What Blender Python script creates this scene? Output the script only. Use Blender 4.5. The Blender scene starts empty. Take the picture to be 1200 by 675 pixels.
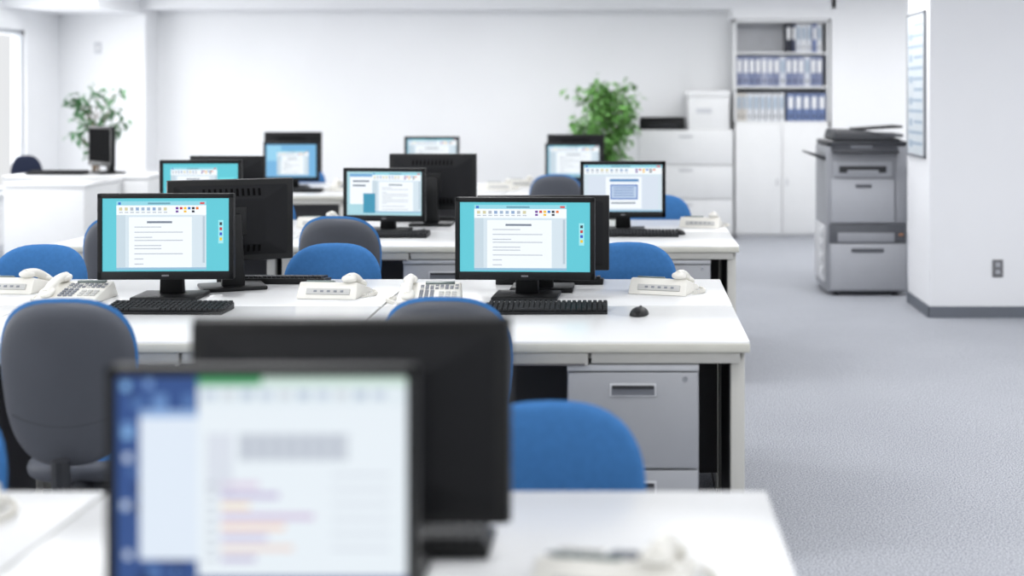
import bpy, bmesh, math, random
from mathutils import Vector, Matrix, Euler
R = random.Random(7)
S = bpy.context.scene
COL = S.collection
F = 1550.0; PX = 740.0; PY = 110.0; H = 1.5
DZ = 0.72

def lin(c):
    out = []
    for v in c:
        v = v/255.0
        out.append(v/12.92 if v <= 0.04045 else ((v+0.055)/1.055)**2.4)
    return (out[0], out[1], out[2], 1.0)

MC = {}
def mat(name, rgb, rough=0.5, metal=0.0, var=0.04, scale=8.0, bump=0.0, bscale=300.0, emis=0.0, spec=0.5):
    if name in MC: return MC[name]
    m = bpy.data.materials.new(name); m.use_nodes = True
    nt = m.node_tree; N = nt.nodes; L = nt.links
    p = N['Principled BSDF']
    c = lin(rgb)
    p.inputs['Roughness'].default_value = rough
    p.inputs['Metallic'].default_value = metal
    p.inputs['Specular IOR Level'].default_value = spec
    if emis > 0:
        p.inputs['Base Color'].default_value = (c[0]*0.1, c[1]*0.1, c[2]*0.1, 1)
        p.inputs['Emission Color'].default_value = c
        p.inputs['Emission Strength'].default_value = emis
    else:
        tc = N.new('ShaderNodeTexCoord')
        no = N.new('ShaderNodeTexNoise'); no.inputs['Scale'].default_value = scale; no.inputs['Detail'].default_value = 3
        L.new(tc.outputs['Object'], no.inputs['Vector'])
        cr = N.new('ShaderNodeValToRGB')
        cr.color_ramp.elements[0].position = 0.3; cr.color_ramp.elements[1].position = 0.7
        cr.color_ramp.elements[0].color = tuple(min(1, v*(1-var)) for v in c[:3])+(1,)
        cr.color_ramp.elements[1].color = tuple(min(1, v*(1+var)) for v in c[:3])+(1,)
        L.new(no.outputs['Fac'], cr.inputs['Fac']); L.new(cr.outputs['Color'], p.inputs['Base Color'])
        if bump > 0:
            n2 = N.new('ShaderNodeTexNoise'); n2.inputs['Scale'].default_value = bscale
            L.new(tc.outputs['Object'], n2.inputs['Vector'])
            bp = N.new('ShaderNodeBump'); bp.inputs['Strength'].default_value = bump; bp.inputs['Distance'].default_value = 0.004
            L.new(n2.outputs['Fac'], bp.inputs['Height']); L.new(bp.outputs['Normal'], p.inputs['Normal'])
    MC[name] = m
    return m

def carpet():
    m = bpy.data.materials.new('carpet_speckled_grey'); m.use_nodes = True
    nt = m.node_tree; N = nt.nodes; L = nt.links; p = N['Principled BSDF']
    p.inputs['Roughness'].default_value = 0.95; p.inputs['Specular IOR Level'].default_value = 0.1
    tc = N.new('ShaderNodeTexCoord')
    n1 = N.new('ShaderNodeTexNoise'); n1.inputs['Scale'].default_value = 150; n1.inputs['Detail'].default_value = 4; n1.inputs['Roughness'].default_value = 0.9
    n2 = N.new('ShaderNodeTexNoise'); n2.inputs['Scale'].default_value = 1.3; n2.inputs['Detail'].default_value = 3
    cr = N.new('ShaderNodeValToRGB'); e = cr.color_ramp.elements
    e[0].position = 0.38; e[0].color = lin((98, 101, 109)); e[1].position = 0.62; e[1].color = lin((212, 215, 222))
    mx = N.new('ShaderNodeMixRGB'); mx.blend_type = 'MULTIPLY'; mx.inputs['Fac'].default_value = 1
    c2 = N.new('ShaderNodeValToRGB'); c2.color_ramp.elements[0].position = 0.3; c2.color_ramp.elements[1].position = 0.7
    c2.color_ramp.elements[0].color = (0.92, 0.92, 0.925, 1); c2.color_ramp.elements[1].color = (1, 1, 1, 1)
    L.new(tc.outputs['Object'], n1.inputs['Vector']); L.new(tc.outputs['Object'], n2.inputs['Vector'])
    L.new(n1.outputs['Fac'], cr.inputs['Fac']); L.new(n2.outputs['Fac'], c2.inputs['Fac'])
    L.new(cr.outputs['Color'], mx.inputs['Color1']); L.new(c2.outputs['Color'], mx.inputs['Color2'])
    L.new(mx.outputs['Color'], p.inputs['Base Color'])
    bp = N.new('ShaderNodeBump'); bp.inputs['Strength'].default_value = 0.08; bp.inputs['Distance'].default_value = 0.002
    L.new(n1.outputs['Fac'], bp.inputs['Height']); L.new(bp.outputs['Normal'], p.inputs['Normal'])
    return m

# ---------- mesh builder ----------
class B:
    def __init__(s): s.bm = bmesh.new(); s.mats = []
    def mi(s, m):
        if m not in s.mats: s.mats.append(m)
        return s.mats.index(m)
    def merge(s, t, m, M=None):
        if M is not None: bmesh.ops.transform(t, matrix=M, verts=t.verts)
        i = s.mi(m)
        for f in t.faces: f.material_index = i
        me = bpy.data.meshes.new('tmp'); t.to_mesh(me); t.free()
        n0 = len(s.bm.faces)
        s.bm.from_mesh(me); bpy.data.meshes.remove(me)
        s.bm.faces.ensure_lookup_table()
        for f in s.bm.faces[n0:]: f.material_index = i
    def box(s, c, d, m, bev=0.0, rot=None, seg=2):
        t = bmesh.new(); bmesh.ops.create_cube(t, size=1)
        for v in t.verts: v.co = Vector((v.co.x*d[0], v.co.y*d[1], v.co.z*d[2]))
        if bev > 0: bmesh.ops.bevel(t, geom=list(t.edges), offset=bev, segments=seg, profile=0.5, affect='EDGES')
        M = Matrix.Translation(Vector(c))
        if rot: M = M @ Euler(rot).to_matrix().to_4x4()
        s.merge(t, m, M); return s
    def bx(s, x0, x1, y0, y1, z0, z1, m, bev=0.0):
        return s.box(((x0+x1)/2, (y0+y1)/2, (z0+z1)/2), (abs(x1-x0), abs(y1-y0), abs(z1-z0)), m, bev)
    def hexa(s, pts, m, bev=0.0, seg=2):
        t = bmesh.new(); v = [t.verts.new(p) for p in pts]
        for f in ((3,2,1,0),(4,5,6,7),(0,1,5,4),(1,2,6,5),(2,3,7,6),(3,0,4,7)): t.faces.new([v[i] for i in f])
        bmesh.ops.recalc_face_normals(t, faces=t.faces)
        if bev > 0: bmesh.ops.bevel(t, geom=list(t.edges), offset=bev, segments=seg, profile=0.5, affect='EDGES')
        s.merge(t, m); return s
    def cyl(s, p0, p1, r0, r1, m, seg=20, bev=0.0):
        p0 = Vector(p0); p1 = Vector(p1); d = p1-p0
        t = bmesh.new(); bmesh.ops.create_cone(t, cap_ends=True, segments=seg, radius1=r0, radius2=r1, depth=d.length)
        if bev > 0:
            es = [e for e in t.edges if abs(e.verts[0].co.z-e.verts[1].co.z) < 1e-6]
            bmesh.ops.bevel(t, geom=es, offset=bev, segments=2, profile=0.5, affect='EDGES')
        M = Matrix.Translation((p0+p1)/2) @ d.to_track_quat('Z', 'Y').to_matrix().to_4x4()
        s.merge(t, m, M); return s
    def tube(s, pts, r, m, seg=6, r1=None):
        t = bmesh.new(); rings = []
        n = len(pts); pts = [Vector(p) for p in pts]
        for i, p in enumerate(pts):
            d = (pts[min(i+1, n-1)]-pts[max(i-1, 0)]).normalized()
            a = d.orthogonal().normalized() if i == 0 else (pa - d*pa.dot(d)).normalized()
            pa = a; b = d.cross(a)
            rr = r if r1 is None else r+(r1-r)*i/(n-1)
            rings.append([t.verts.new(p+a*rr*math.cos(2*math.pi*j/seg)+b*rr*math.sin(2*math.pi*j/seg)) for j in range(seg)])
        for i in range(n-1):
            for j in range(seg):
                t.faces.new([rings[i][j], rings[i][(j+1) % seg], rings[i+1][(j+1) % seg], rings[i+1][j]])
        t.faces.new(rings[0][::-1]); t.faces.new(rings[-1])
        s.merge(t, m); return s
    def pad(s, ax, az, e, tf, tb, m, c=(0,0,0), taper=0.0, bend=0.0, zb=0.0, plane='xz', seg=48, rings=8, rot=None, pw=4):
        t = bmesh.new(); fr = []; bk = []
        def P(x, z, o):
            o2 = o + bend*x*x + zb*z*z
            return Vector((x, o2, z)) if plane == 'xz' else Vector((x, z, o2))
        for k in range(1, rings+1):
            r = math.sin(k/rings*math.pi/2)
            a = []; b = []
            prof = max(0.0, 1-r**pw)**0.5
            for j in range(seg):
                th = 2*math.pi*j/seg; co = math.cos(th); si = math.sin(th)
                x = math.copysign(abs(co)**(2/e), co)*r; z = math.copysign(abs(si)**(2/e), si)*r
                x = ax*x*(1+taper*z); z = az*z
                if k == rings:
                    v = t.verts.new(P(x, z, 0)); a.append(v); b.append(v)
                else:
                    a.append(t.verts.new(P(x, z, tf*prof))); b.append(t.verts.new(P(x, z, -tb*prof)))
            fr.append(a); bk.append(b)
        cf = t.verts.new(P(0, 0, tf)); cb = t.verts.new(P(0, 0, -tb))
        for j in range(seg):
            j2 = (j+1) % seg
            t.faces.new([cf, fr[0][j], fr[0][j2]]); t.faces.new([cb, bk[0][j2], bk[0][j]])
            for k in range(rings-1):
                t.faces.new([fr[k][j], fr[k+1][j], fr[k+1][j2], fr[k][j2]])
                t.faces.new([bk[k][j2], bk[k+1][j2], bk[k+1][j], bk[k][j]])
        bmesh.ops.recalc_face_normals(t, faces=t.faces)
        M = Matrix.Translation(Vector(c))
        if rot: M = M @ Euler(rot).to_matrix().to_4x4()
        s.merge(t, m, M); return s
    def mesh(s, name, ang=35, smooth=True):
        me = bpy.data.meshes.new(name); s.bm.to_mesh(me); s.bm.free()
        for m in s.mats: me.materials.append(m)
        if smooth:
            me.polygons.foreach_set('use_smooth', [True]*len(me.polygons))
            me.set_sharp_from_angle(angle=math.radians(ang))
        me.update(); return me

def part(name, b, kids=(), label=None, kind=None, ang=35):
    return dict(name=name, mesh=b.mesh(name, ang), kids=list(kids), label=label, kind=kind)

def place(name, parts, loc, rz=0.0, label='', cat='', group=None):
    root = bpy.data.objects.new(name, None); root.empty_display_size = 0.1
    root.location = loc; root.rotation_euler = (0, 0, rz); COL.objects.link(root)
    root['label'] = label; root['category'] = cat
    if group: root['group'] = group
    def add(p, par):
        o = bpy.data.objects.new(p['name'], p['mesh']); o.parent = par; COL.objects.link(o)
        if p['label']: o['label'] = p['label']
        if p['kind']: o['kind'] = p['kind']
        for k in p['kids']: add(k, o)
    for p in parts: add(p, root)
    return root

def structure(name, b):
    o = bpy.data.objects.new(name, b.mesh(name)); COL.objects.link(o); o['kind'] = 'structure'; return o

# ---------- materials ----------
m_wall = mat('painted_wall_white', (240, 241, 243), 0.8, var=0.012, scale=1.5, bump=0.05, bscale=120)
m_wall2 = mat('painted_pillar_white', (236, 237, 240), 0.8, var=0.012, scale=1.5, bump=0.05, bscale=120)
m_ceil = mat('ceiling_white', (243, 243, 243), 0.9, var=0.02, scale=4, bump=0.1, bscale=60)
m_base = mat('baseboard_grey', (104, 109, 118), 0.6)
m_plate = mat('outlet_plate_grey', (112, 112, 116), 0.5)
m_top = mat('desktop_laminate_white', (224, 225, 226), 0.25, var=0.01, scale=2)
m_edge = mat('desk_edge_cream', (196, 195, 186), 0.45)
m_desk = mat('desk_steel_light_grey', (192, 191, 186), 0.45, var=0.02)
m_deskd = mat('desk_dark_grey_and_shade', (88, 87, 90), 0.55)  # dark grey fittings; on the leg panels it is painted shade
m_ped = mat('pedestal_silver_grey', (160, 162, 167), 0.38, metal=0.15, var=0.02)
m_pedl = mat('pedestal_lid_grey', (192, 194, 198), 0.4, metal=0.0)
m_pedh = mat('pedestal_handle_grey', (120, 123, 130), 0.35, metal=0.3)
m_dark = mat('recess_dark', (40, 41, 45), 0.5)
m_chrome = mat('chrome', (200, 203, 208), 0.22, metal=0.9)
m_blk = mat('black_plastic', (13, 14, 16), 0.45, var=0.08, scale=12, spec=0.3)
m_blk2 = mat('black_plastic_matte', (15, 16, 20), 0.6, var=0.08, bump=0.1, spec=0.25)
m_vent = mat('vent_black', (4, 4, 5), 0.8, spec=0.1)
m_key = mat('keycap_black', (22, 23, 26), 0.5, spec=0.35)
m_blue = mat('chair_fabric_blue', (66, 120, 180), 0.9, var=0.06, scale=60, bump=0.35, bscale=500, spec=0.15)
m_navy = mat('chair_fabric_navy', (36, 42, 62), 0.9, var=0.06, scale=60, bump=0.3, bscale=500, spec=0.2)
m_shell = mat('chair_shell_grey', (82, 85, 93), 0.5, var=0.03, bump=0.15, bscale=700, spec=0.3)
m_shelld = mat('chair_frame_dark', (40, 42, 47), 0.5)
m_crease = mat('chair_shell_crease', (64, 67, 74), 0.6)
m_ph = mat('phone_white', (230, 228, 221), 0.4)
m_ph2 = mat('phone_key_grey', (128, 132, 140), 0.5)
m_phs = mat('phone_rear_grey', (190, 190, 188), 0.5)
m_lcd = mat('phone_lcd', (110, 122, 120), 0.2)
m_cab = mat('cabinet_white_steel', (232, 233, 234), 0.45, var=0.01)
m_cabi = mat('cabinet_inner', (204, 206, 211), 0.6)
m_cop = mat('copier_grey', (148, 150, 156), 0.45, var=0.02)
m_cop2 = mat('copier_light_grey', (168, 170, 176), 0.45, var=0.02)
m_cop3 = mat('copier_side_pale', (206, 207, 210), 0.45, var=0.02)
m_copm = mat('copier_mid_dark', (84, 86, 92), 0.45, var=0.02)
m_copd = mat('copier_dark', (40, 42, 48), 0.45)
m_leaf = mat('ficus_leaf_green', (102, 154, 78), 0.5, var=0.45, scale=9)
m_leaf2 = mat('ficus_leaf_deep', (74, 122, 78), 0.5, var=0.4, scale=9)
m_bark = mat('bark_brown', (110, 92, 72), 0.85, var=0.2, scale=30)
m_pot = mat('pot_white_ceramic', (225, 225, 222), 0.3)
m_soil = mat('soil', (60, 45, 35), 0.95, var=0.3, scale=60, bump=0.8, bscale=80)
m_alu = mat('window_frame_pale', (196, 200, 205), 0.4, metal=0.0)
m_glow = mat('fluorescent_diffuser', (252, 252, 255), 0.5, emis=3.2)

# ---------- room ----------
structure('floor', B().bx(-6.0, 4.6, -1.6, 14.2, -0.06, 0, carpet()))
structure('ceiling', B().bx(-6.1, 4.7, -1.6, 14.3, 2.6, 2.7, m_ceil))
structure('wall_back', B().bx(-6.1, 4.7, 14.2, 14.35, 0, 2.6, m_wall))
XL = -6.0
wl = B()
wins = [(-1.2, 1.6), (2.6, 5.0), (6.0, 8.6), (9.6, 13.12)]  # only the last window is in view; nearer ones added to light the room
z0, z1 = 0.55, 2.13
wl.bx(XL-0.15, XL, -1.6, 14.2, 0, z0, m_wall); wl.bx(XL-0.15, XL, -1.6, 14.2, z1, 2.6, m_wall)
ys = [-1.6]+[v for w in wins for v in w]+[14.2]
for i in range(0, len(ys), 2): wl.bx(XL-0.15, XL, ys[i], ys[i+1], z0, z1, m_wall)
structure('wall_left', wl)
for i, (a, b_) in enumerate(wins):
    w = B()
    for (y0, y1, za, zb_) in ((a, a+0.05, z0, z1), (b_-0.05, b_, z0, z1), (a, b_, z0, z0+0.05), (a, b_, z1-0.05, z1), ((a+b_)/2-0.02, (a+b_)/2+0.02, z0, z1)):
        w.bx(XL-0.11, XL-0.03, y0, y1, za, zb_, m_alu, 0.004)
    w.bx(XL-0.02, XL+0.06, a-0.02, b_+0.02, z0-0.02, z0+0.008, m_cab, 0.004)
    structure('window_%d' % (i+1), w)
structure('trim_1', B().bx(-6.0, -5.09, 13.85, 14.2, 0, 2.6, m_wall))
structure('trim_2', B().bx(-5.09, 2.12, 13.7, 14.2, 2.385, 2.6, m_wall2))
structure('trim_3', B().bx(2.072, 4.6, 13.7, 14.2, 0, 2.6, m_wall))
structure('trim_4', B().bx(-6.0, -5.09, 12.6, 13.85, 2.33, 2.6, m_wall2))
structure('trim_6', B().bx(1.05, 2.072, 13.71, 14.2, 2.275, 2.385, m_wall))
structure('trim_5', B().bx(2.0, 4.6, 8.87, 9.55, 0, 2.6, m_wall2))
structure('wall_right', B().bx(4.6, 4.75, -1.6, 14.2, 0, 2.6, m_wall))
structure('baseboard_pillar', B().bx(1.988, 4.6, 8.858, 8.87, 0, 0.075, m_base).bx(1.988, 2.0, 8.858, 9.56, 0, 0.075, m_base))
structure('baseboard_back', B().bx(-5.09, 2.07, 14.185, 14.2, 0, 0.06, m_cabi))
structure('baseboard_right', B().bx(2.072, 4.6, 13.685, 13.7, 0, 0.06, m_cabi))
structure('baseboard_left', B().bx(-6.0, -5.985, -1.6, 13.85, 0, 0.07, m_cabi))

place('wall_outlet', [part('cover_plate', B().box((0, -0.004, 0), (0.072, 0.008, 0.118), m_plate, 0.003)),
    part('socket', B().box((0, -0.010, 0.025), (0.03, 0.004, 0.03), m_cop2, 0.002)),
    part('socket', B().box((0, -0.010, -0.025), (0.03, 0.004, 0.03), m_cop2, 0.002))],
    (2.455, 8.87, 0.33), 0, 'grey double power outlet plate set in a white pillar', 'outlet')
place('light_switch', [part('cover_plate', B().box((0, -0.004, 0), (0.075, 0.008, 0.12), m_cabi, 0.003)),
    part('rocker', B().box((0, -0.01, 0), (0.03, 0.006, 0.06), m_cab, 0.002))],
    (-5.585, 13.85, 1.98), 0, 'small pale switch plate on white wall column', 'switch')
m_pos = mat('notice_sheet_pale', (206, 213, 219), 0.5, var=0.04, scale=5)
m_posl = mat('notice_print_blue', (164, 180, 196), 0.6)
m_nf = mat('notice_frame_grey', (128, 131, 137), 0.5)
pf = B()
y0, y1, za, zb_ = 8.97, 9.53, 1.06, 2.07
for (a, b_, c, d) in ((y0, y1, za, za+0.018), (y0, y1, zb_-0.018, zb_), (y0, y0+0.018, za, zb_), (y1-0.018, y1, za, zb_)):
    pf.bx(-0.018, 0, a-9.25, b_-9.25, c-1.56, d-1.56, m_nf, 0.002)
ps = B().bx(-0.014, -0.002, y0+0.015-9.25, y1-0.015-9.25, za+0.015-1.56, zb_-0.015-1.56, m_pos)
for i in range(12):
    z = 0.42-i*0.075
    ps.bx(-0.0145, -0.013, -0.22, 0.22 if i % 3 else 0.05, z-0.012, z+0.012, m_posl)
    if i % 2: ps.bx(-0.0147, -0.013, 0.10, 0.2, z-0.03, z+0.02, m_posl)
place('notice_board', [part('frame', pf), part('printed_sheet', ps)], (2.0, 9.25, 1.56), 0,
      'tall grey-framed notice board with pale printed sheet on pillar', 'notice board')

# ---------- lights ----------
LE = 21.5
def ceiling_light(x, y, e=None):
    place('ceiling_light', [part('housing', B().box((0, 0, -0.02), (1.3, 0.34, 0.04), m_cab, 0.004)),
        part('diffuser', B().box((0, 0, -0.045), (1.22, 0.27, 0.012), m_glow, 0.003))],
        (x, y, 2.6), 0, 'recessed rectangular white fluorescent ceiling light', 'ceiling light', 'ceiling lights')
    l = bpy.data.lights.new('fluorescent_lamp', 'AREA'); l.shape = 'RECTANGLE'; l.size = 1.2; l.size_y = 0.26
    l.energy = e or LE; l.color = (0.995, 0.995, 0.99)
    o = bpy.data.objects.new('fluorescent_lamp', l); o.location = (x, y, 2.54); COL.objects.link(o)
for x in (-4.2, -1.4, 1.4, 3.4):
    for y in (0.6, 3.6, 6.4, 9.2, 12.0):
        if x == 3.4 and y == 9.2: continue
        ceiling_light(x, y, {-4.2: 31, -1.4: 33, 1.4: 28, 3.4: 31}[x] if y > 11 else None)  # far-right fixture of the back row is unseen, added to brighten the wall there
for k, (a, b_) in enumerate(wins):
    l = bpy.data.lights.new('daylight', 'AREA'); l.shape = 'RECTANGLE'
    l.color = (0.98, 0.99, 1.0)
    yc, ln, en = (a+b_)/2, b_-a-0.1, 48
    if k == 3: yc, ln, en = 12.3, 5.2, 100
    l.energy = en
    o = bpy.data.objects.new('daylight', l); o.location = (XL-0.2, yc, (z0+z1)/2)
    o.rotation_euler = (0, math.radians(-90), 0)
    l.size, l.size_y = 1.7, ln
    COL.objects.link(o)
W = bpy.data.worlds.new('World'); S.world = W; W.use_nodes = True
bg = W.node_tree.nodes['Background']; bg.inputs['Color'].default_value = (0.965, 0.982, 1.0, 1); bg.inputs['Strength'].default_value = 0.85

# ---------- desks ----------
DC = {}
def desk(xl, xr, y, far=False, label=None):
    w = round(xr-xl, 3)-0.008; dep = 0.696
    if w not in DC:
        top = B().bx(-w/2, w/2, 0.0, dep, 0.695, DZ, m_top, 0.004)
        edge = B().bx(-w/2-0.001, w/2+0.001, -0.004, 0.012, 0.684, 0.713, m_edge, 0.004)
        edge.bx(w/2-0.012, w/2+0.001, 0.0, dep, 0.684, 0.713, m_edge, 0.003).bx(-w/2-0.001, -w/2+0.012, 0.0, dep, 0.684, 0.713, m_edge, 0.003)
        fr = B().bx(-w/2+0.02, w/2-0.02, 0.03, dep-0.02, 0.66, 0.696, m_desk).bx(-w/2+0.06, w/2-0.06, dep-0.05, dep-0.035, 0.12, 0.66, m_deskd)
        fr.bx(w/2-0.50, w/2-0.03, 0.010, 0.05, 0.648, 0.682, m_desk, 0.003)
        parts = [part('desktop', top), part('edge_trim', edge), part('frame', fr)]
        dw = B().bx(-w/2+0.05, w/2-0.51, 0.012, 0.45, 0.642, 0.658, m_desk, 0.002).bx(-w/2+0.05, w/2-0.51, 0.008, 0.024, 0.642, 0.682, m_desk, 0.003)
        hd = B().bx(-w/2+0.06, w/2-0.52, 0.002, 0.010, 0.642, 0.648, m_deskd, 0.002)
        parts.append(part('drawer', dw, [part('handle', hd)]))
        for sx in (-1, 1):
            lg = B()
            x0 = sx*(w/2-0.035)
            lg.bx(x0-0.022, x0+0.022, 0.03, 0.075, 0.02, 0.684, m_desk, 0.004)
            lg.bx(x0-0.022, x0+0.022, dep-0.07, dep-0.03, 0.02, 0.684, m_desk, 0.004)
            lg.bx(x0-0.012, x0+0.012, 0.07, dep-0.06, 0.06, 0.684, m_deskd)  # inner leg face: shade under the desk put into the panel colour
            lg.bx(x0-0.024, x0+0.024, 0.025, dep-0.025, 0.0, 0.035, m_deskd, 0.004)
            parts.append(part('leg', lg))
        DC[w] = parts
    cx = (xl+xr)/2
    lab = 'white-topped steel office desk with cream edge trim'
    return place('office_desk', DC[w], (cx, y, 0), math.pi if far else 0, lab, 'desk', 'office desks')

def island(xr, w, n, y):
    for i in range(n):
        desk(xr-(i+1)*w, xr-i*w, y); desk(xr-(i+1)*w, xr-i*w, y+1.4, True)
island(0.27, 1.30, 2, 1.20)
island(0.377, 1.294, 3, 4.17)
island(0.557, 1.19, 3, 6.80)
island(0.2, 1.2, 3, 10.2)

w = 0.418
pb = B().bx(-w/2, w/2, 0.012, 0.56, 0.05, 0.622, m_ped, 0.003).bx(-w/2, w/2, -0.004, 0.56, 0.623, 0.643, m_pedl, 0.004)
def pdraw(za, zb_):
    d = B().bx(-w/2+0.004, w/2-0.004, -0.006, 0.012, za, zb_, m_ped, 0.004)
    zc = zb_-0.052
    hd = B().bx(-0.075, 0.075, -0.0085, -0.005, zc-0.023, zc+0.02, m_pedl, 0.003).bx(-0.068, 0.068, -0.0095, -0.008, zc-0.018, zc+0.012, m_pedh).bx(-0.066, 0.066, -0.013, -0.008, zc+0.002, zc+0.013, m_dark, 0.002)
    return part('drawer', d, [part('handle', hd, label='recessed grey pull with dark slot')])
PED = [part('body', pb), pdraw(0.316, 0.618), pdraw(0.06, 0.309),
       part('lock', B().cyl((0.165, -0.008, 0.599), (0.165, 0.004, 0.599), 0.008, 0.008, m_chrome)),]
for sx in (-1, 1):
    for yy in (0.07, 0.5):
        PED.append(part('caster', B().cyl((sx*0.16-0.01, yy, 0.025), (sx*0.16+0.01, yy, 0.025), 0.025, 0.025, m_blk, 16).bx(sx*0.16-0.015, sx*0.16+0.015, yy-0.015, yy+0.015, 0.03, 0.052, m_blk)))
def ped(x, y): place('drawer_pedestal', PED, (x, y, 0), 0, 'silver-grey steel drawer pedestal under a desk', 'drawer unit', 'drawer pedestals')
ped(0.005, 4.187)
ped(0.2, 6.82); ped(-0.97, 6.82)

# ---------- chairs ----------
CHC = {}
def chair_parts(hgt, fab, narrow=1.0):
    key = (hgt, fab.name, narrow)
    if key in CHC: return CHC[key]
    dz = hgt-0.91
    zs = 0.385+dz*0.5
    P = []
    seat = B().pad(0.176, 0.165, 3.2, 0.040, 0.010, fab, c=(0, 0.085, zs), plane='xy', zb=0.0, pw=6)
    ssh = B().pad(0.190, 0.182, 3.2, 0.026, 0.035, m_shell, c=(0, 0.073, zs-0.004), plane='xy', pw=14)
    P.append(part('seat', seat, ang=60)); P.append(part('seat_shell', ssh, ang=60))
    zc = hgt-0.245
    tilt = math.radians(7)
    a = 0.200*narrow
    bc = B().pad(a, 0.247, 2.7, 0.030, 0.010, fab, c=(0, -0.215, zc), taper=0.09, bend=1.0, plane='xz', rot=(tilt, 0, 0), pw=5)
    bs = B().pad(a-0.006, 0.241, 2.7, 0.0, 0.026, m_shell, c=(0, -0.220, zc-0.006), taper=0.09, bend=1.0, plane='xz', rot=(tilt, 0, 0), pw=12)
    M = Matrix.Translation((0, -0.220, zc-0.006)) @ Euler((tilt, 0, 0)).to_matrix().to_4x4()
    pts = []
    for k in range(25):
        t = -1+2*k/24; x = 0.78*a*t; z = -0.085-0.03*(1-t*t)
        pts.append(M @ Vector((x, x*x-0.0245, z)))
    crease = B().tube(pts, 0.0026, m_crease, 6)
    P.append(part('backrest', bc, [part('backrest_shell', bs, label='moulded charcoal plastic rear shell', ang=60), part('shell_crease', crease)], ang=60))
    br = B().tube([(0, -0.256, zc-0.21), (0, -0.256, zc-0.24), (0, -0.24, zs-0.03), (0, -0.2, zs-0.055), (0, 0.0, zs-0.055)], 0.026, m_shelld, 10)
    br.box((0, 0.02, zs-0.05), (0.2, 0.16, 0.03), m_shelld, 0.006)
    P.append(part('back_bracket', br))
    P.append(part('gas_column', B().cyl((0, 0, 0.09), (0, 0, zs-0.05), 0.026, 0.02, m_shelld).cyl((0, 0, 0.06), (0, 0, 0.24), 0.032, 0.03, m_blk)))
    P.append(part('base_hub', B().cyl((0, 0, 0.06), (0, 0, 0.115), 0.05, 0.04, m_blk)))
    for i in range(5):
        aa = math.radians(90+72*i+36)
        c, s_ = math.cos(aa), math.sin(aa)
        lg = B(); r1 = 0.235; nx, ny = -s_, c
        (ra, ha, zA), (rb, hb, zB) = (0.02, 0.024, 0.065), (r1, 0.014, 0.052)
        lo = [(ra*c-nx*ha, ra*s_-ny*ha, zA), (rb*c-nx*hb, rb*s_-ny*hb, zB), (rb*c+nx*hb, rb*s_+ny*hb, zB), (ra*c+nx*ha, ra*s_+ny*ha, zA)]
        hi = [(p[0], p[1], p[2]+(0.04 if k in (0, 3) else 0.022)) for k, p in enumerate(lo)]
        lg.hexa(lo+hi, m_blk, 0.005)
        cs = B().cyl((r1*c-nx*0.022, r1*s_-ny*0.022, 0.026), (r1*c+nx*0.022, r1*s_+ny*0.022, 0.026), 0.026, 0.026, m_shelld, 16, 0.004)
        cs.cyl((r1*c, r1*s_, 0.03), (r1*c, r1*s_, 0.058), 0.008, 0.008, m_chrome, 8)
        P.append(part('base_leg', lg, [part('caster', cs)]))
    CHC[key] = P; return P
def chair(px, d, hgt, away=True, rz=0.0, fab=None, label=None, narrow=1.0):
    fab = fab or m_blue
    X = (px-PX)*d/F
    if away: loc = (X, d+0.235, 0); r = rz
    else: loc = (X, d-0.235, 0); r = math.pi+rz
    lab = label or ('blue fabric task chair with grey plastic back shell at desk' if away else 'blue upholstered task chair tucked under a white desk')
    place('office_chair', chair_parts(hgt, fab, narrow), loc, r, lab, 'chair', 'office chairs')
chair(68, 3.75, 0.922, True, 0.06, narrow=0.96)
chair(524, 3.92, 0.90, True, -0.05)
chair(650, 2.86, 0.835, False, 0.05, narrow=1.02)
chair(-88, 2.86, 0.845, False)
chair(393, 5.80, 0.845, False, narrow=1.06)
chair(736, 5.80, 0.85, False, narrow=1.06)
chair(52, 5.80, 0.84, False, narrow=1.06)
chair(399, 6.45, 0.905, True, -0.08, narrow=1.03)
chair(138, 6.45, 0.905, True, 0.1)
chair(773, 8.40, 0.86, False)
chair(312, 8.40, 0.86, False)
chair(357, 11.8, 0.85, False)
chair(651, 9.9, 0.90, True)
chair(56, 11.35, 0.975, False, 0.75, m_navy, 'dark navy office chair behind a white counter', 0.66)

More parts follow.
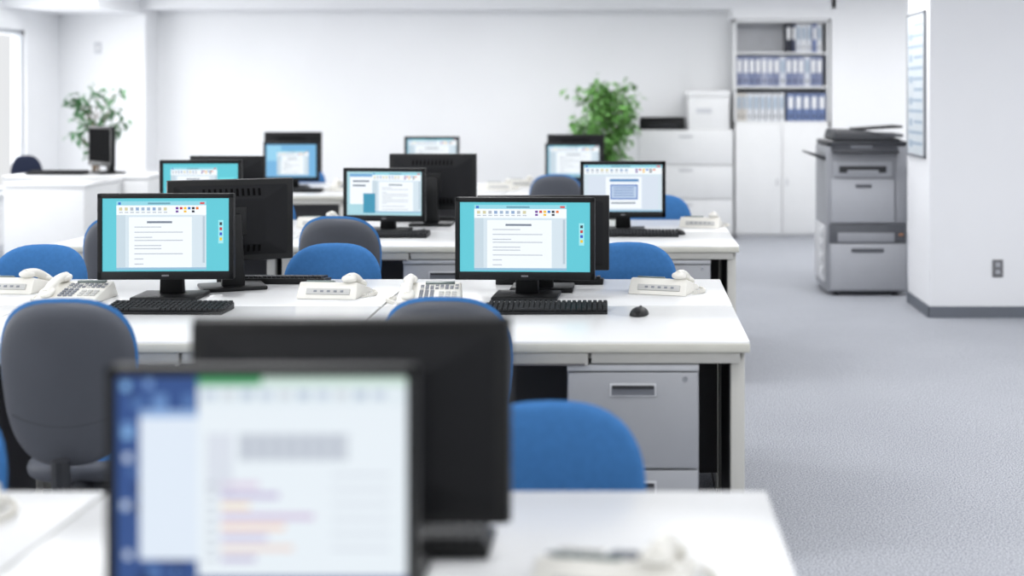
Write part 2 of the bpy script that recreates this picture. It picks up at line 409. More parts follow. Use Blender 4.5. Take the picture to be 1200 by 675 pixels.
# ---------- screens ----------
def scol(rgb, e=0.95):
    return mat('screen_%d_%d_%d' % rgb, rgb, 0.35, emis=e, spec=0.2)
CY = (100, 200, 214); WH = (242, 248, 252); LG = (212, 226, 235); TB = (150, 214, 228); TX = (120, 130, 145); BL = (60, 110, 200)
def doc(lst, x0, y0, x1, y1, page=True, seed=1):
    r = random.Random(seed)
    W_ = x1-x0; H_ = y1-y0
    A = lambda a, b, c, d, col, k: lst.append((x0+a*W_, y0+b*H_, x0+c*W_, y0+d*H_, col, k))
    A(0, 0, 1, 1, LG, 1); A(0, 0, 1, 0.06, TB, 2); A(0.02, 0.015, 0.05, 0.05, BL, 3); A(0.93, 0.015, 0.98, 0.045, (220, 90, 90), 3)
    A(0.35, 0.02, 0.6, 0.045, (110, 160, 180), 3)
    A(0, 0.06, 1, 0.20, WH, 2)
    for i in range(9):
        a = 0.03+i*0.062; A(a, 0.09, a+0.035, 0.135, r.choice([(160, 180, 205), (210, 204, 165), (178, 186, 196), (142, 168, 204)]), 3); A(a, 0.155, a+0.04, 0.168, (172, 180, 190), 3)
    for i, c in enumerate([(110, 60, 150), (200, 60, 60), (240, 190, 60), (60, 120, 200), (40, 40, 50), (230, 120, 50)]):
        A(0.66+0.045*i, 0.085, 0.69+0.045*i, 0.12, c, 3); A(0.66+0.045*i, 0.135, 0.69+0.045*i, 0.165, WH if i % 2 else c, 3)
    if page:
        A(0, 0.20, 0.1, 0.96, (198, 214, 224), 2)
        A(0.14, 0.23, 0.84, 0.97, WH, 2)
        A(0.34, 0.29, 0.62, 0.32, TX, 3)
        y = 0.37
        while y < 0.92:
            A(0.20, y, 0.20+r.choice([0.1, 0.3, 0.48, 0.54, 0.2]), y+0.012, (178, 185, 195), 3); y += r.choice([0.045, 0.045, 0.075])
        A(0.96, 0.22, 0.985, 0.9, (182, 200, 212), 3)
    A(0, 0.965, 1, 1, (150, 190, 215), 3)
def content(kind):
    L = []
    if kind == 'cyan':
        L.append((0, 0, 1, 1, CY, 0)); doc(L, 0.11, 0.04, 0.82, 0.98, seed=3)
        for i in range(4): L.append((0.925, 0.33+i*0.07, 0.945, 0.37+i*0.07, [(60, 60, 70), (200, 60, 60), (60, 90, 200), (240, 200, 60)][i], 2))
        L.append((0.915, 0.30, 0.955, 0.62, (160, 230, 238), 1))
    elif kind == 'cyanplain':
        L.append((0, 0, 1, 1, CY, 0)); doc(L, 0.1, 0.08, 0.72, 0.9, seed=5)
        L.append((0.75, 0.3, 0.95, 0.75, (120, 225, 232), 1))
    elif kind == 'cyanmulti':
        L.append((0, 0, 1, 1, (172, 214, 224), 0)); doc(L, 0.34, 0.02, 0.99, 0.94, seed=8)
        L.append((0.04, 0.05, 0.34, 0.75, WH, 1)); L.append((0.04, 0.05, 0.34, 0.12, (120, 170, 214), 2))
        L.append((0.22, 0.5, 0.38, 0.95, (70, 150, 180), 4)); L.append((0.08, 0.2, 0.3, 0.24, TX, 2)); L.append((0.08, 0.3, 0.25, 0.34, TX, 2))
    elif kind == 'grey':
        L.append((0, 0, 1, 1, (196, 214, 232), 0)); doc(L, 0.0, 0.0, 1.0, 1.0, False, seed=9)
        L.append((0.05, 0.24, 0.95, 0.95, (214, 224, 236), 2)); L.append((0.28, 0.26, 0.74, 0.93, WH, 3))
        L.append((0.33, 0.3, 0.7, 0.36, (90, 140, 190), 4))
        L.append((0.34, 0.42, 0.69, 0.74, (80, 120, 190), 4)); L.append((0.355, 0.45, 0.675, 0.71, (190, 208, 230), 5))
        for i in range(4): L.append((0.38, 0.48+i*0.055, 0.64, 0.5+i*0.055, (110, 140, 190), 6))
        L.append((0.35, 0.8, 0.66, 0.83, TX, 4))
    elif kind == 'blue':
        L.append((0, 0, 1, 1, (120, 180, 222), 0)); L.append((0.02, 0.04, 0.3, 0.5, (150, 208, 236), 1)); doc(L, 0.22, 0.2, 0.85, 0.95, seed=12)
    elif kind == 'white':
        L.append((0, 0, 1, 1, (150, 194, 212), 0)); doc(L, 0.04, 0.0, 1.0, 0.92, seed=14)
    elif kind == 'navy':
        L.append((0, 0, 1, 1, (54, 82, 138), 0))
        r = random.Random(4)
        for i in range(30):
            x = r.uniform(0, 0.26); y = r.uniform(0, 0.95); s_ = r.uniform(0.015, 0.045)
            L.append((x, y, x+s_*1.2, y+s_*2, [(82, 116, 170), (44, 66, 116), (100, 136, 188), (38, 58, 104)][i % 4], 1))
        for i in range(8):
            for j in range(2):
                if r.random() < 0.3: continue
                ox, oy = r.uniform(-0.01, 0.012), r.uniform(-0.015, 0.015)
                L.append((0.025+j*0.075+ox, 0.03+i*0.115+oy, 0.052+j*0.075+ox, 0.07+i*0.115+oy, [(130, 176, 220), (116, 150, 202), (186, 200, 222), (112, 168, 212)][(i*2+j) % 4], 1.5))
        L.append((0.08, 0.16, 0.28, 0.87, (220, 230, 242), 2)); L.append((0.08, 0.16, 0.28, 0.195, (150, 180, 220), 3))
        L.append((0.28, 0.0, 1.0, 0.95, (228, 236, 242), 3)); L.append((0.28, 0.0, 0.50, 0.045, (84, 162, 112), 4)); L.append((0.50, 0.0, 1.0, 0.045, (196, 218, 208), 4))
        L.append((0.28, 0.05, 1.0, 0.14, (222, 232, 238), 4))
        for i in range(10): L.append((0.30+i*0.065, 0.065, 0.34+i*0.065, 0.11, [(194, 205, 219), (206, 213, 220), (184, 197, 212)][i % 3], 5))
        L.append((0.42, 0.27, 0.8, 0.4, (200, 207, 216), 4))
        for i in range(7): L.append((0.44+i*0.05, 0.28, 0.465+i*0.05, 0.39, (184, 191, 203), 5))
        L.append((0.31, 0.27, 0.4, 0.55, (214, 220, 230), 4))
        cols = [(216, 202, 222), (192, 182, 213), (238, 219, 196), (204, 188, 215), (238, 209, 194), (198, 192, 221), (232, 215, 208), (192, 184, 211)]
        wd = [0.13, 0.2, 0.1, 0.32, 0.22, 0.16, 0.25, 0.12]
        for i in range(8): L.append((0.36, 0.5+i*0.05, 0.36+wd[i], 0.53+i*0.05, cols[i], 4)); L.append((0.31, 0.505+i*0.05, 0.345, 0.52+i*0.05, (186, 192, 202), 5))
        for i in range(6): L.append((0.74, 0.46+i*0.07, 0.94, 0.475+i*0.07, (210, 216, 225), 4))
    return L
def screen_part(kind, sw, sh, zc, yf):
    b = B()
    for (a, t_, c, d, col, k) in content(kind):
        x0 = -sw/2+a*sw; x1 = -sw/2+min(c, 1)*sw; zt = zc+sh/2-t_*sh; zl = zc+sh/2-min(d, 1)*sh
        y = yf-0.00025*k
        i = b.mi(scol(col))
        vs = [b.bm.verts.new(p) for p in ((x0, y, zl), (x1, y, zl), (x1, y, zt), (x0, y, zt))]
        f = b.bm.faces.new(vs); f.material_index = i
    return dict(name='screen', mesh=b.mesh('screen', smooth=False), kids=[], label='lit display showing software windows', kind=None)

m_off = mat('screen_off_dark', (8, 9, 11), 0.9, spec=0.05)
MCa = {}
def monitor_parts(w, h, zb, kind, basew=0.25, vents=True, bs=0.021, bev=0.006):
    key = (w, h, zb, kind, vents)
    if key in MCa: return MCa[key]
    zc = zb+h/2
    c = B()
    c.box((0, 0.018, zc), (w, 0.026, h), m_blk, bev)
    bt, bb = bs, bs+0.013
    for (x0, x1, za, zz) in ((-w/2, -w/2+bs, zb, zb+h), (w/2-bs, w/2, zb, zb+h), (-w/2, w/2, zb, zb+bb), (-w/2, w/2, zb+h-bt, zb+h)):
        c.bx(x0, x1, -0.003, 0.012, za, zz, m_blk, 0.0025)
    sh = B()
    a, e = w*0.46, h*0.44; a2, e2 = w*0.27, h*0.27
    q = lambda hw, hh, y: [(-hw, y, zc-hh), (hw, y, zc-hh), (hw, y, zc+hh), (-hw, y, zc+hh)]
    sh.hexa(q(a, e, 0.03)+q(a2, e2, 0.058), m_blk2, 0.006)
    sh.box((0, 0.060, zc), (0.11, 0.01, 0.11), m_blk, 0.003)
    if vents:
        for i in range(11):
            x = -w*0.22+i*w*0.044
            sh.box((x, 0.0475, zc+h*0.345), (w*0.02, 0.003, h*0.10), m_vent, 0.001, rot=(math.radians(35), 0, 0))
            sh.box((x, 0.0475, zc-h*0.345), (w*0.02, 0.003, h*0.10), m_vent, 0.001, rot=(math.radians(-35), 0, 0))
    scw = w-2*bs; sch = h-bt-bb
    zsc = zb+bb+sch/2
    if kind:
        sp = screen_part(kind, scw, sch, zsc, 0.0035)
    else:
        sp = part('screen', B().bx(-scw/2, scw/2, 0.003, 0.006, zsc-sch/2, zsc+sch/2, m_off))
    neck = B().hexa([(-0.045, 0.065, 0.012), (0.045, 0.065, 0.012), (0.045, 0.105, 0.012), (-0.045, 0.105, 0.012),
                     (-0.035, 0.055, zc+0.03), (0.035, 0.055, zc+0.03), (0.035, 0.08, zc+0.03), (-0.035, 0.08, zc+0.03)], m_blk, 0.006)
    base = B().box((0, 0.06, 0.008), (basew, 0.19, 0.016), m_blk, 0.006)
    P = [part('casing', c), part('back_shell', sh), sp, part('stand_neck', neck), part('stand_base', base),
         part('logo_badge', B().box((0, -0.0035, zb+bb*0.5), (0.026, 0.001, 0.006), m_plate))]
    MCa[key] = P; return P
def monitor(px, d, kind, away=False, w=0.515, h=0.318, zb=0.075, rz=0.0, z=DZ, label=None, **kw):
    X = (px-PX)*d/F
    r = (math.pi if away else 0)+rz
    lab = label or ('black flat monitor on a stand seen from behind on white desk' if away else {'cyan': 'black monitor showing document window on cyan desktop', 'cyanplain': 'black monitor with cyan screen on white desk',
        'cyanmulti': 'black monitor with several windows on pale teal screen', 'grey': 'black monitor showing pale grey document page', 'blue': 'black monitor with light blue screen and window',
        'white': 'black monitor with white document on screen', 'navy': 'black monitor with spreadsheet and bar chart over navy desktop'}.get(kind, 'black monitor'))
    place('computer_monitor', monitor_parts(w, h, zb, None if away else kind, **kw), (X, d, z), r, lab, 'monitor', 'office monitors')
monitor(306, 1.85, 'navy', w=0.435, h=0.336, zb=0.062, bs=0.014)
monitor(414, 2.17, None, True, w=0.52, h=0.335, zb=0.08, vents=False, bev=0.011)
monitor(615, 5.0, 'cyan', w=0.53, h=0.312, zb=0.076, rz=-0.04, bs=0.018)
monitor(637, 5.33, None, True, w=0.53, h=0.30, zb=0.072)
monitor(194, 5.0, 'cyan', w=0.51, h=0.325, zb=0.078, rz=0.03, bs=0.018)
monitor(270, 5.36, None, True, w=0.49, h=0.33, zb=0.105, rz=0.42)
monitor(730, 7.5, 'grey', w=0.485, h=0.32, zb=0.078)
monitor(450, 7.45, 'cyanmulti', w=0.475, h=0.30, zb=0.062, rz=-0.12)
monitor(508, 7.92, None, True, w=0.52, h=0.335, zb=0.088)
monitor(235, 7.5, 'cyanplain', w=0.46, h=0.32, zb=0.085, rz=0.04)
monitor(268, 7.92, None, True, w=0.46, h=0.32, zb=0.09, rz=-0.1)
monitor(341, 10.75, 'blue', w=0.45, h=0.32, zb=0.07)
monitor(344, 11.15, None, True, w=0.48, h=0.34, zb=0.12)
monitor(506, 10.85, 'white', w=0.45, h=0.32, zb=0.11)
monitor(672, 10.75, 'white', w=0.46, h=0.31, zb=0.07)
monitor(675, 11.15, None, True, w=0.48, h=0.33, zb=0.11)

# ---------- keyboards / mice / phones ----------
kb = B().hexa([(-0.22, -0.07, 0.0), (0.22, -0.07, 0.0), (0.22, 0.07, 0.0), (-0.22, 0.07, 0.0),
               (-0.22, -0.07, 0.010), (0.22, -0.07, 0.010), (0.22, 0.07, 0.024), (-0.22, 0.07, 0.024)], m_blk, 0.003)
kk = B()
for r_ in range(6):
    y = -0.053+r_*0.021; z = 0.0115+(y+0.07)*0.1
    x = -0.208
    while x < 0.205:
        wd = 0.0165
        if r_ == 0 and -0.13 < x < -0.02: wd = 0.11
        if not (0.079 < x < 0.087 or 0.139 < x < 0.147):
            xx = x+wd/2
            kk.hexa([(xx-wd/2, y-0.008, z), (xx+wd/2, y-0.008, z), (xx+wd/2, y+0.008, z), (xx-wd/2, y+0.008, z),
                     (xx-wd/2+0.002, y-0.006, z+0.008), (xx+wd/2-0.002, y-0.006, z+0.008), (xx+wd/2-0.002, y+0.007, z+0.008), (xx-wd/2+0.002, y+0.007, z+0.008)], m_key)
            x += wd+0.0022
        else: x += 0.008
KB = [part('body', kb), part('keycaps', kk)]
def keyboard(px, d, rz=0.0, z=DZ):
    place('keyboard', KB, ((px-PX)*d/F, d, z), rz, 'black computer keyboard lying on white desk', 'keyboard', 'keyboards')
keyboard(640, 4.74, 0.02); keyboard(196, 4.74, -0.02)
keyboard(645, 5.475, math.pi); keyboard(322, 5.485, math.pi)
keyboard(748, 7.27, 0.0); keyboard(455, 7.22, 0.0)
keyboard(428, 2.285, math.pi)
keyboard(505, 8.12, math.pi); keyboard(225, 7.25); keyboard(345, 10.5); keyboard(670, 10.5); keyboard(506, 10.6)
ms = B().pad(0.032, 0.055, 2.3, 0.026, 0.0, m_blk, plane='xy', c=(0, 0, 0.001), pw=2.6, seg=32)
wh = B().cyl((-0.004, 0.028, 0.0215), (0.004, 0.028, 0.0215), 0.007, 0.007, m_shelld, 12)
MS = [part('body', ms, ang=60), part('scroll_wheel', wh)]
def mouse(px, d, rz=0.0):
    place('computer_mouse', MS, ((px-PX)*d/F, d, DZ), rz, 'small black mouse on white desk', 'mouse', 'computer mice')
mouse(749, 4.67, -0.2); mouse(496, 7.35); mouse(796, 7.35, 0.2)

pw_ = 0.118
bd = B().hexa([(-pw_, -0.10, 0.0), (pw_, -0.10, 0.0), (pw_, 0.105, 0.0), (-pw_, 0.105, 0.0),
               (-pw_, -0.10, 0.018), (pw_, -0.10, 0.018), (pw_-0.004, 0.070, 0.062), (-pw_+0.004, 0.070, 0.062)], m_ph, 0.007)
ra_ = math.atan2(0.035, 0.062)
bd.box((-0.005, 0.091, 0.028), (0.17, 0.008, 0.024), m_phs, 0.002, rot=(ra_, 0, 0))
for i in range(5): bd.box((-0.06+i*0.026, 0.0945, 0.030), (0.012, 0.005, 0.007), m_ph2, rot=(ra_, 0, 0))
sl = math.atan2(0.044, 0.17)
def onslope(x, y, up): return (x, y, 0.018+(y+0.10)*math.tan(sl)+up)
hs = B()
hp = []
for k in range(13):
    t = k/12; yy = -0.088+t*0.164
    hp.append(onslope(-0.078, yy, 0.014+0.014*math.sin(t*math.pi)))
hs.tube(hp, 0.0165, m_ph, 14)
hs.pad(0.027, 0.031, 2.4, 0.014, 0.014, m_ph, c=onslope(-0.078, -0.074, 0.013), plane='xy', rot=(sl+0.1, 0, 0), seg=28, rings=6, pw=3)
hs.pad(0.027, 0.031, 2.4, 0.014, 0.014, m_ph, c=onslope(-0.078, 0.062, 0.013), plane='xy', rot=(sl-0.1, 0, 0), seg=28, rings=6, pw=3)
ky = B()
for i in range(3):
    for j in range(4):
        ky.box(onslope(-0.03+i*0.02, -0.075+j*0.018, 0.003), (0.014, 0.011, 0.007), m_ph2, 0.0015, rot=(sl, 0, 0))
for i in range(8):
    for j in range(3):
        ky.box(onslope(-0.03+i*0.0185, 0.004+j*0.014, 0.002), (0.013, 0.008, 0.005), m_ph2 if (i+j) % 4 else m_phs, 0.0012, rot=(sl, 0, 0))
for i in range(3):
    for j in range(3): ky.box(onslope(0.045+i*0.024, -0.07+j*0.018, 0.003), (0.018, 0.011, 0.006), m_phs, 0.0015, rot=(sl, 0, 0))
lc = B().box(onslope(0.035, 0.054, 0.003), (0.11, 0.018, 0.008), m_lcd, 0.002, rot=(sl, 0, 0))
cd = []
for i in range(150):
    t = i/149; a = t*2*math.pi*16
    bx_ = -0.128-0.03*math.sin(t*math.pi); by = -0.08+0.13*t
    cd.append((bx_+0.006*math.cos(a), by, 0.0085+0.006*math.sin(a)))
PHN = [part('body', bd), part('handset', hs, ang=60), part('keypad', ky), part('display', lc), part('cord', B().tube(cd, 0.0018, m_ph, 5))]
def phone(px, d, rz=0.0):
    place('desk_phone', PHN, ((px-PX)*d/F, d, DZ), rz, 'white office desk telephone with corded handset on desk', 'telephone', 'desk telephones')
phone(778, 5.22, math.pi-0.3); phone(392, 5.12, math.pi-0.1); phone(504, 4.98, 0.08); phone(90, 5.02, -0.05); phone(20, 5.25, math.pi-0.1)
phone(822, 7.78, math.pi-0.2); phone(375, 7.8, math.pi); phone(722, 2.10, math.pi-0.2); phone(-92, 2.42, math.pi)
phone(585, 10.8, math.pi); phone(405, 10.7, 0); phone(610, 11.2, math.pi)
# ---------- back cabinets ----------
cw = 0.985
lb = B().bx(-cw/2, cw/2, 0.02, 0.49, 0.03, 1.125, m_cab, 0.004).bx(-cw/2+0.02, cw/2-0.02, 0.03, 0.48, 0.0, 0.03, m_cabi)
LP = [part('body', lb)]
for (za, zb_) in ((0.05, 0.40), (0.415, 0.755), (0.77, 1.105)):
    dd = B().bx(-cw/2+0.008, cw/2-0.008, 0.0, 0.014, za, zb_, m_cab, 0.003)
    hd = B().bx(-0.07, 0.07, -0.006, 0.001, zb_-0.06, zb_-0.03, m_cop3, 0.003)
    LP.append(part('drawer', dd, [part('handle', hd)]))
place('low_storage_cabinet', LP, (0.563, 13.7, 0), 0, 'low white steel cabinet with wide drawers against the wall', 'cabinet')
tw = 0.97
tb = B().bx(-tw/2, tw/2, 0.02, 0.49, 0.03, 1.19, m_cab, 0.004).bx(-tw/2+0.02, tw/2-0.02, 0.03, 0.48, 0.0, 0.03, m_cabi)
TP = [part('body', tb)]
for sx in (-1, 1):
    dd = B().bx(min(sx*0.004, sx*(tw/2-0.005)), max(sx*0.004, sx*(tw/2-0.005)), 0.0, 0.014, 0.05, 1.175, m_cab, 0.003)
    hd = B().bx(sx*0.05-0.012, sx*0.05+0.012, -0.008, 0.0, 0.55, 0.62, m_cop3, 0.004)
    TP.append(part('door', dd, [part('handle', hd)]))
place('tall_cabinet_base', TP, (1.56, 13.7, 0), 0, 'white two-door steel cupboard below an open bookcase', 'cabinet')
uw = 0.99
ub = B().bx(-uw/2, uw/2, 0.36, 0.38, 0, 1.08, m_cabi).bx(-uw/2, -uw/2+0.022, 0, 0.36, 0, 1.08, m_cab, 0.002).bx(uw/2-0.022, uw/2, 0, 0.36, 0, 1.08, m_cab, 0.002)
ub.bx(-uw/2, uw/2, 0, 0.36, 0, 0.025, m_cab, 0.002).bx(-uw/2, uw/2, 0, 0.36, 1.055, 1.08, m_cab, 0.002)
UP = [part('case', ub)]
for zz in (0.37, 0.722):
    UP.append(part('shelf', B().bx(-uw/2+0.022, uw/2-0.022, 0.01, 0.36, zz, zz+0.02, m_cab, 0.002)))
BX, BY, BZ = 1.56, 13.72, 1.19
place('open_bookcase', UP, (BX, BY, BZ), 0, 'open white steel bookcase filled with ring binders', 'bookcase')
BN = {}
def binder(x, zf, th, col, hh=0.31):
    key = (th, col, hh)
    if key not in BN:
        m = mat('binder_%d_%d_%d' % col, col, 0.5)
        body = B().bx(-th/2+0.001, th/2-0.001, 0, 0.26, 0, hh, m, 0.004)
        lbm = m_posl if sum(col) > 560 else m_cab
        lab = B().bx(-th*0.32, th*0.32, -0.0012, 0.0, hh*0.45, hh*0.88, lbm)
        ring = B().cyl((0, -0.001, hh*0.18), (0, 0.001, hh*0.18), th*0.2, th*0.2, m_dark, 12)
        BN[key] = [part('cover', body), part('spine_label', lab), part('finger_ring', ring)]
    nm = 'pale' if sum(col) > 560 else 'blue-grey'
    if sum(col) < 240: nm = 'dark'
    place('ring_binder', BN[key], (x, BY+0.04, BZ+zf), 0, nm+' ring binder standing on an open bookcase shelf', 'binder', 'ring binders on the bookcase shelves')
x = BX-uw/2+0.06
for i in range(14):
    binder(x, 0.39, 0.062, [(128, 136, 166), (142, 150, 178), (120, 130, 162), (160, 166, 188), (206, 210, 220)][[0, 1, 2, 0, 3, 1, 0, 4, 2, 0, 1, 4, 2, 0][i]]); x += 0.064
x = BX-uw/2+0.055
for i in range(13):
    if i < 2: c, t = (206, 202, 196), 0.05
    elif i < 8: c, t = (214, 217, 222), 0.06
    else: c, t = (106, 124, 166), 0.075
    if i == 8: x += 0.03
    binder(x, 0.025, t, c, 0.29); x += t+0.006
x = BX+0.075
for c, t in (((34, 38, 52), 0.05), ((60, 66, 92), 0.04), ((216, 219, 226), 0.05), ((224, 226, 230), 0.05), ((216, 219, 226), 0.05), ((120, 134, 176), 0.045), ((224, 226, 230), 0.05)):
    binder(x, 0.742, t, c, 0.295); x += t+0.006
place('flat_printer', [part('lower_case', B().box((0, 0.15, 0.05), (0.48, 0.30, 0.10), m_blk, 0.01)),
    part('lid', B().box((0, 0.15, 0.116), (0.47, 0.29, 0.03), m_blk2, 0.01)),
    part('paper_slot', B().box((0, -0.001, 0.04), (0.30, 0.006, 0.012), m_copd, 0.002))],
    (0.32, 13.76, 1.125), 0, 'flat black printer on top of a low white cabinet', 'printer')
place('storage_box', [part('body', B().box((0, 0.17, 0.17), (0.43, 0.34, 0.34), m_cab, 0.008)), part('lid', B().box((0, 0.17, 0.375), (0.45, 0.36, 0.07), m_cab, 0.01)),
    part('label_panel', B().box((-0.05, -0.002, 0.2), (0.16, 0.006, 0.05), m_cabi, 0.002))],
    (0.805, 13.76, 1.125), 0, 'white lidded box on top of a low cabinet', 'box')

# ---------- copier ----------
cp = B()
cp.bx(-0.30, 0.30, 0.02, 0.62, 0.03, 1.11, m_cop, 0.012)
P = [part('body', cp)]
P.append(part('output_slot', B().bx(-0.25, 0.18, 0.006, 0.03, 0.885, 1.0, m_cop2, 0.006).bx(-0.21, 0.14, 0.0, 0.008, 0.915, 0.965, m_dark, 0.002).hexa(
    [(-0.15, -0.012, 0.915), (0.08, -0.012, 0.915), (0.08, 0.004, 0.915), (-0.15, 0.004, 0.915), (-0.15, -0.004, 0.935), (0.08, -0.004, 0.935), (0.08, 0.004, 0.935), (-0.15, 0.004, 0.935)], m_cop2)))
P.append(part('front_cover', B().bx(-0.27, 0.20, 0.0, 0.024, 0.545, 0.868, m_cop2, 0.008), [part('handle', B().bx(-0.09, 0.03, -0.005, 0.001, 0.805, 0.83, m_copm, 0.003))]))
P.append(part('right_cover', B().bx(0.208, 0.297, 0.003, 0.024, 0.545, 1.06, m_cop, 0.008)))
P.append(part('recessed_band', B().bx(-0.285, 0.285, 0.010, 0.024, 0.395, 0.535, m_copm, 0.003).bx(-0.22, 0.20, 0.006, 0.012, 0.40, 0.47, m_cop, 0.004).bx(0.235, 0.265, 0.004, 0.011, 0.45, 0.462, mat('copier_orange_lamp', (190, 130, 90), 0.4))))
P.append(part('paper_drawer', B().bx(-0.275, 0.287, 0.0, 0.024, 0.045, 0.385, m_cop2, 0.008), [part('handle', B().bx(-0.12, 0.12, -0.004, 0.001, 0.325, 0.355, m_copm, 0.004))]))
P.append(part('scanner_unit', B().bx(-0.295, 0.295, 0.02, 0.60, 1.11, 1.15, m_copd, 0.010)))
P.append(part('document_feeder', B().hexa([(-0.25, 0.05, 1.155), (0.285, 0.05, 1.155), (0.285, 0.56, 1.155), (-0.25, 0.56, 1.155),
      (-0.23, 0.07, 1.235), (0.02, 0.07, 1.225), (0.02, 0.53, 1.225), (-0.23, 0.53, 1.235)], m_copd, 0.016).hexa([(-0.02, 0.09, 1.175), (0.285, 0.09, 1.175), (0.285, 0.52, 1.175), (-0.02, 0.52, 1.175),
      (-0.02, 0.09, 1.21), (0.285, 0.09, 1.20), (0.285, 0.52, 1.20), (-0.02, 0.52, 1.21)], m_copm, 0.008).hexa([(-0.06, 0.12, 1.225), (0.285, 0.12, 1.245), (0.285, 0.48, 1.245), (-0.06, 0.48, 1.225),
      (-0.06, 0.12, 1.24), (0.285, 0.12, 1.262), (0.285, 0.48, 1.262), (-0.06, 0.48, 1.24)], m_blk2, 0.004)))
P.append(part('control_panel', B().hexa([(-0.27, -0.08, 1.06), (0.22, -0.08, 1.06), (0.22, 0.03, 1.09), (-0.27, 0.03, 1.09),
      (-0.27, -0.08, 1.08), (0.22, -0.08, 1.08), (0.22, 0.03, 1.13), (-0.27, 0.03, 1.13)], m_copd, 0.006).box((-0.05, -0.03, 1.105), (0.16, 0.05, 0.004), m_copm, 0, rot=(math.radians(24), 0, 0))))
P.append(part('output_tray', B().hexa([(-0.42, 0.08, 1.05), (-0.295, 0.08, 1.0), (-0.295, 0.5, 1.0), (-0.42, 0.5, 1.05),
      (-0.42, 0.08, 1.065), (-0.295, 0.08, 1.03), (-0.295, 0.5, 1.03), (-0.42, 0.5, 1.065)], m_copd, 0.004)))
P.append(part('side_tray', B().bx(-0.325, -0.298, 0.06, 0.5, 0.10, 0.52, m_cop3, 0.010)))
for zz in (0.18, 0.28, 0.38, 0.47):
    P.append(part('side_latch', B().bx(-0.345, -0.323, 0.05, 0.12, zz-0.03, zz+0.03, m_cop3, 0.008)))
for sx in (-1, 1):
    for yy in (0.09, 0.53): P.append(part('caster', B().cyl((sx*0.22-0.02, yy, 0.018), (sx*0.22+0.02, yy, 0.018), 0.018, 0.018, m_blk, 14)))
place('photocopier', P, (1.75, 9.8, 0), 0, 'tall grey office photocopier with dark document feeder beside pillar', 'photocopier')

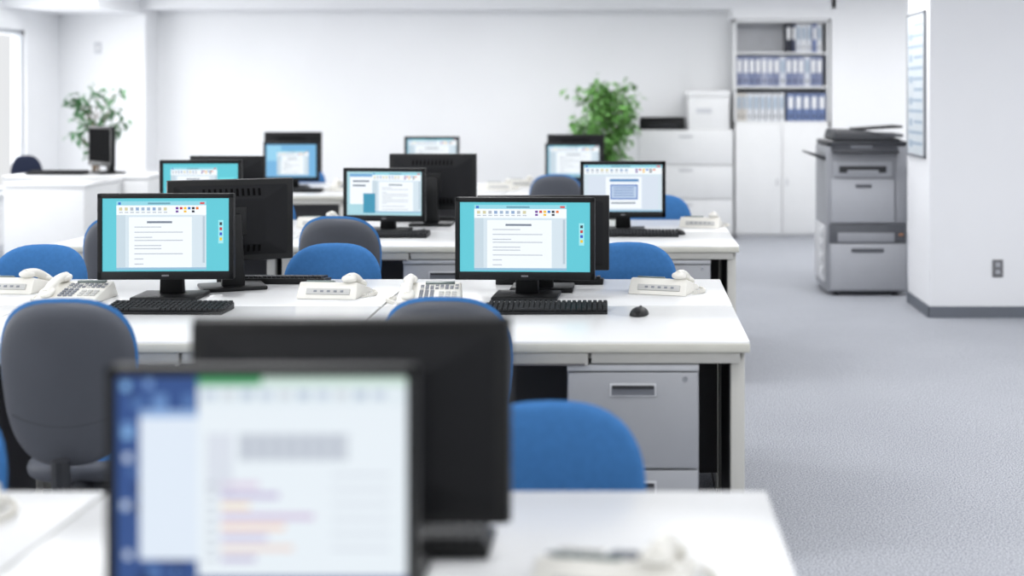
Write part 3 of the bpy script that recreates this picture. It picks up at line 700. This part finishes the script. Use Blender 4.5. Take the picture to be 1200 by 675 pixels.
# ---------- plants ----------
def plant(name_label, X, Y, z0_, z1_, rad, n, lm, seed, leaf=0.075, nb=34, spread=0.045):
    r = random.Random(seed)
    pot = B().cyl((0, 0, 0), (0, 0, 0.30), 0.13, 0.17, m_pot, 32, 0.006).cyl((0, 0, 0.28), (0, 0, 0.32), 0.18, 0.18, m_pot, 32, 0.005)
    soil = B().cyl((0, 0, 0.315), (0, 0, 0.325), 0.165, 0.165, m_soil, 24)
    tr = B(); fo = bmesh.new()
    tips = []
    for s_ in range(3):
        a = s_*2.1; pts = []
        for k in range(7):
            t = k/6; pts.append((0.03*math.cos(a+t*5), 0.03*math.sin(a+t*5), 0.30+(z0_+0.3*(z1_-z0_)-0.30)*t))
        tr.tube(pts, 0.014, m_bark, 8, 0.009)
    for i in range(nb):
        th = r.uniform(0, 2*math.pi); zz = z0_+(z1_-z0_)*((i+0.5)/nb)
        f = (zz-z0_)/(z1_-z0_)
        rr = rad*(max(0.12, 1-abs(2*f-1.1)**3))**0.5*r.uniform(0.5, 1.0)
        tip = Vector((rr*math.cos(th), rr*math.sin(th), zz))
        st = Vector((0, 0, max(0.4, zz-0.25)))
        mid = (st+tip)/2+Vector((0, 0, 0.05))
        tr.tube([st, mid, tip], 0.006, m_bark, 5, 0.002); tips.append((st, mid, tip))
    for i in range(n):
        st, mid, tip = r.choice(tips)
        t = r.uniform(0.35, 1.1)
        c = st.lerp(mid, t*2) if t < 0.5 else mid.lerp(tip, (t-0.5)*2)
        c = c+Vector((r.gauss(0, spread), r.gauss(0, spread), r.gauss(0, spread*0.9)))
        L_ = leaf*r.uniform(0.7, 1.2); w_ = L_*0.24
        d = Vector((r.gauss(0, 1), r.gauss(0, 1), r.gauss(-0.5, 0.6))).normalized()
        sd = d.cross(Vector((r.gauss(0, .4), r.gauss(0, .4), 1))).normalized(); up = sd.cross(d)
        q = [c, c+d*L_*0.45+sd*w_+up*0.006, c+d*L_-up*0.008, c+d*L_*0.45-sd*w_+up*0.006, c+d*L_*0.45]
        v = [fo.verts.new(p) for p in q]
        fo.faces.new((v[0], v[1], v[4])); fo.faces.new((v[1], v[2], v[4])); fo.faces.new((v[2], v[3], v[4])); fo.faces.new((v[3], v[0], v[4]))
    fb = B(); fb.merge(fo, lm)
    fp = part('foliage', fb, kind='stuff')
    place('potted_ficus_tree', [part('pot', pot), part('soil', soil), part('trunk', tr), fp], (X, Y, 0), 0, name_label, 'plant')
plant('bushy bright green potted ficus standing by white wall', -0.25, 13.1, 0.85, 1.60, 0.36, 2100, m_leaf, 3, 0.085, 48)
plant('slender green potted ficus tree behind a white counter', -4.86, 12.0, 1.04, 1.55, 0.27, 380, m_leaf2, 11, 0.085, 20, 0.03)

# ---------- counter ----------
def counter(x0, x1, y0, y1, h, lab):
    w_ = x1-x0; d_ = y1-y0
    b = B().bx(-w_/2+0.008, w_/2-0.008, 0.008, d_-0.008, 0.05, h-0.03, m_cab, 0.003).bx(-w_/2+0.03, w_/2-0.03, 0.03, d_-0.03, 0, 0.05, m_cabi)
    ps_ = [part('body', b), part('countertop', B().bx(-w_/2, w_/2, 0, d_, h-0.03, h, m_top, 0.004))]
    ps_.append(part('front_panel', B().bx(-w_/2+0.012, w_/2-0.012, 0.0, 0.012, 0.07, h-0.05, m_cab, 0.003)))
    place('counter_cabinet', ps_, ((x0+x1)/2, y0, 0), 0, lab, 'cabinet')
counter(-4.41, -3.84, 9.3, 9.985, 0.865, 'plain white counter block joined to a longer counter')
counter(-4.76, -3.645, 10.0, 10.6, 0.88, 'long white counter block with a monitor on top')
monitor(117, 10.28, None, w=0.46, h=0.31, zb=0.06, rz=math.radians(-47), z=0.88, label='dark switched-off monitor turned sideways on a white counter')
place('keyboard', KB, (-4.42, 10.18, 0.88), 0, 'black computer keyboard on a white counter', 'keyboard', 'keyboards')

# ---------- camera ----------
cam = bpy.data.cameras.new('camera'); co = bpy.data.objects.new('camera', cam); COL.objects.link(co)
co.location = (0, 0, H); co.rotation_euler = (math.radians(90), 0, 0)
cam.sensor_width = 36; cam.lens = F/1200*36
cam.shift_x = -(PX-600)/1200; cam.shift_y = -(337.5-PY)/1200
cam.dof.use_dof = True; cam.dof.focus_distance = 5.3; cam.dof.aperture_fstop = 1.4
cam.clip_start = 0.05
S.camera = co
S.view_settings.view_transform = 'Standard'
S.view_settings.exposure = 0.0
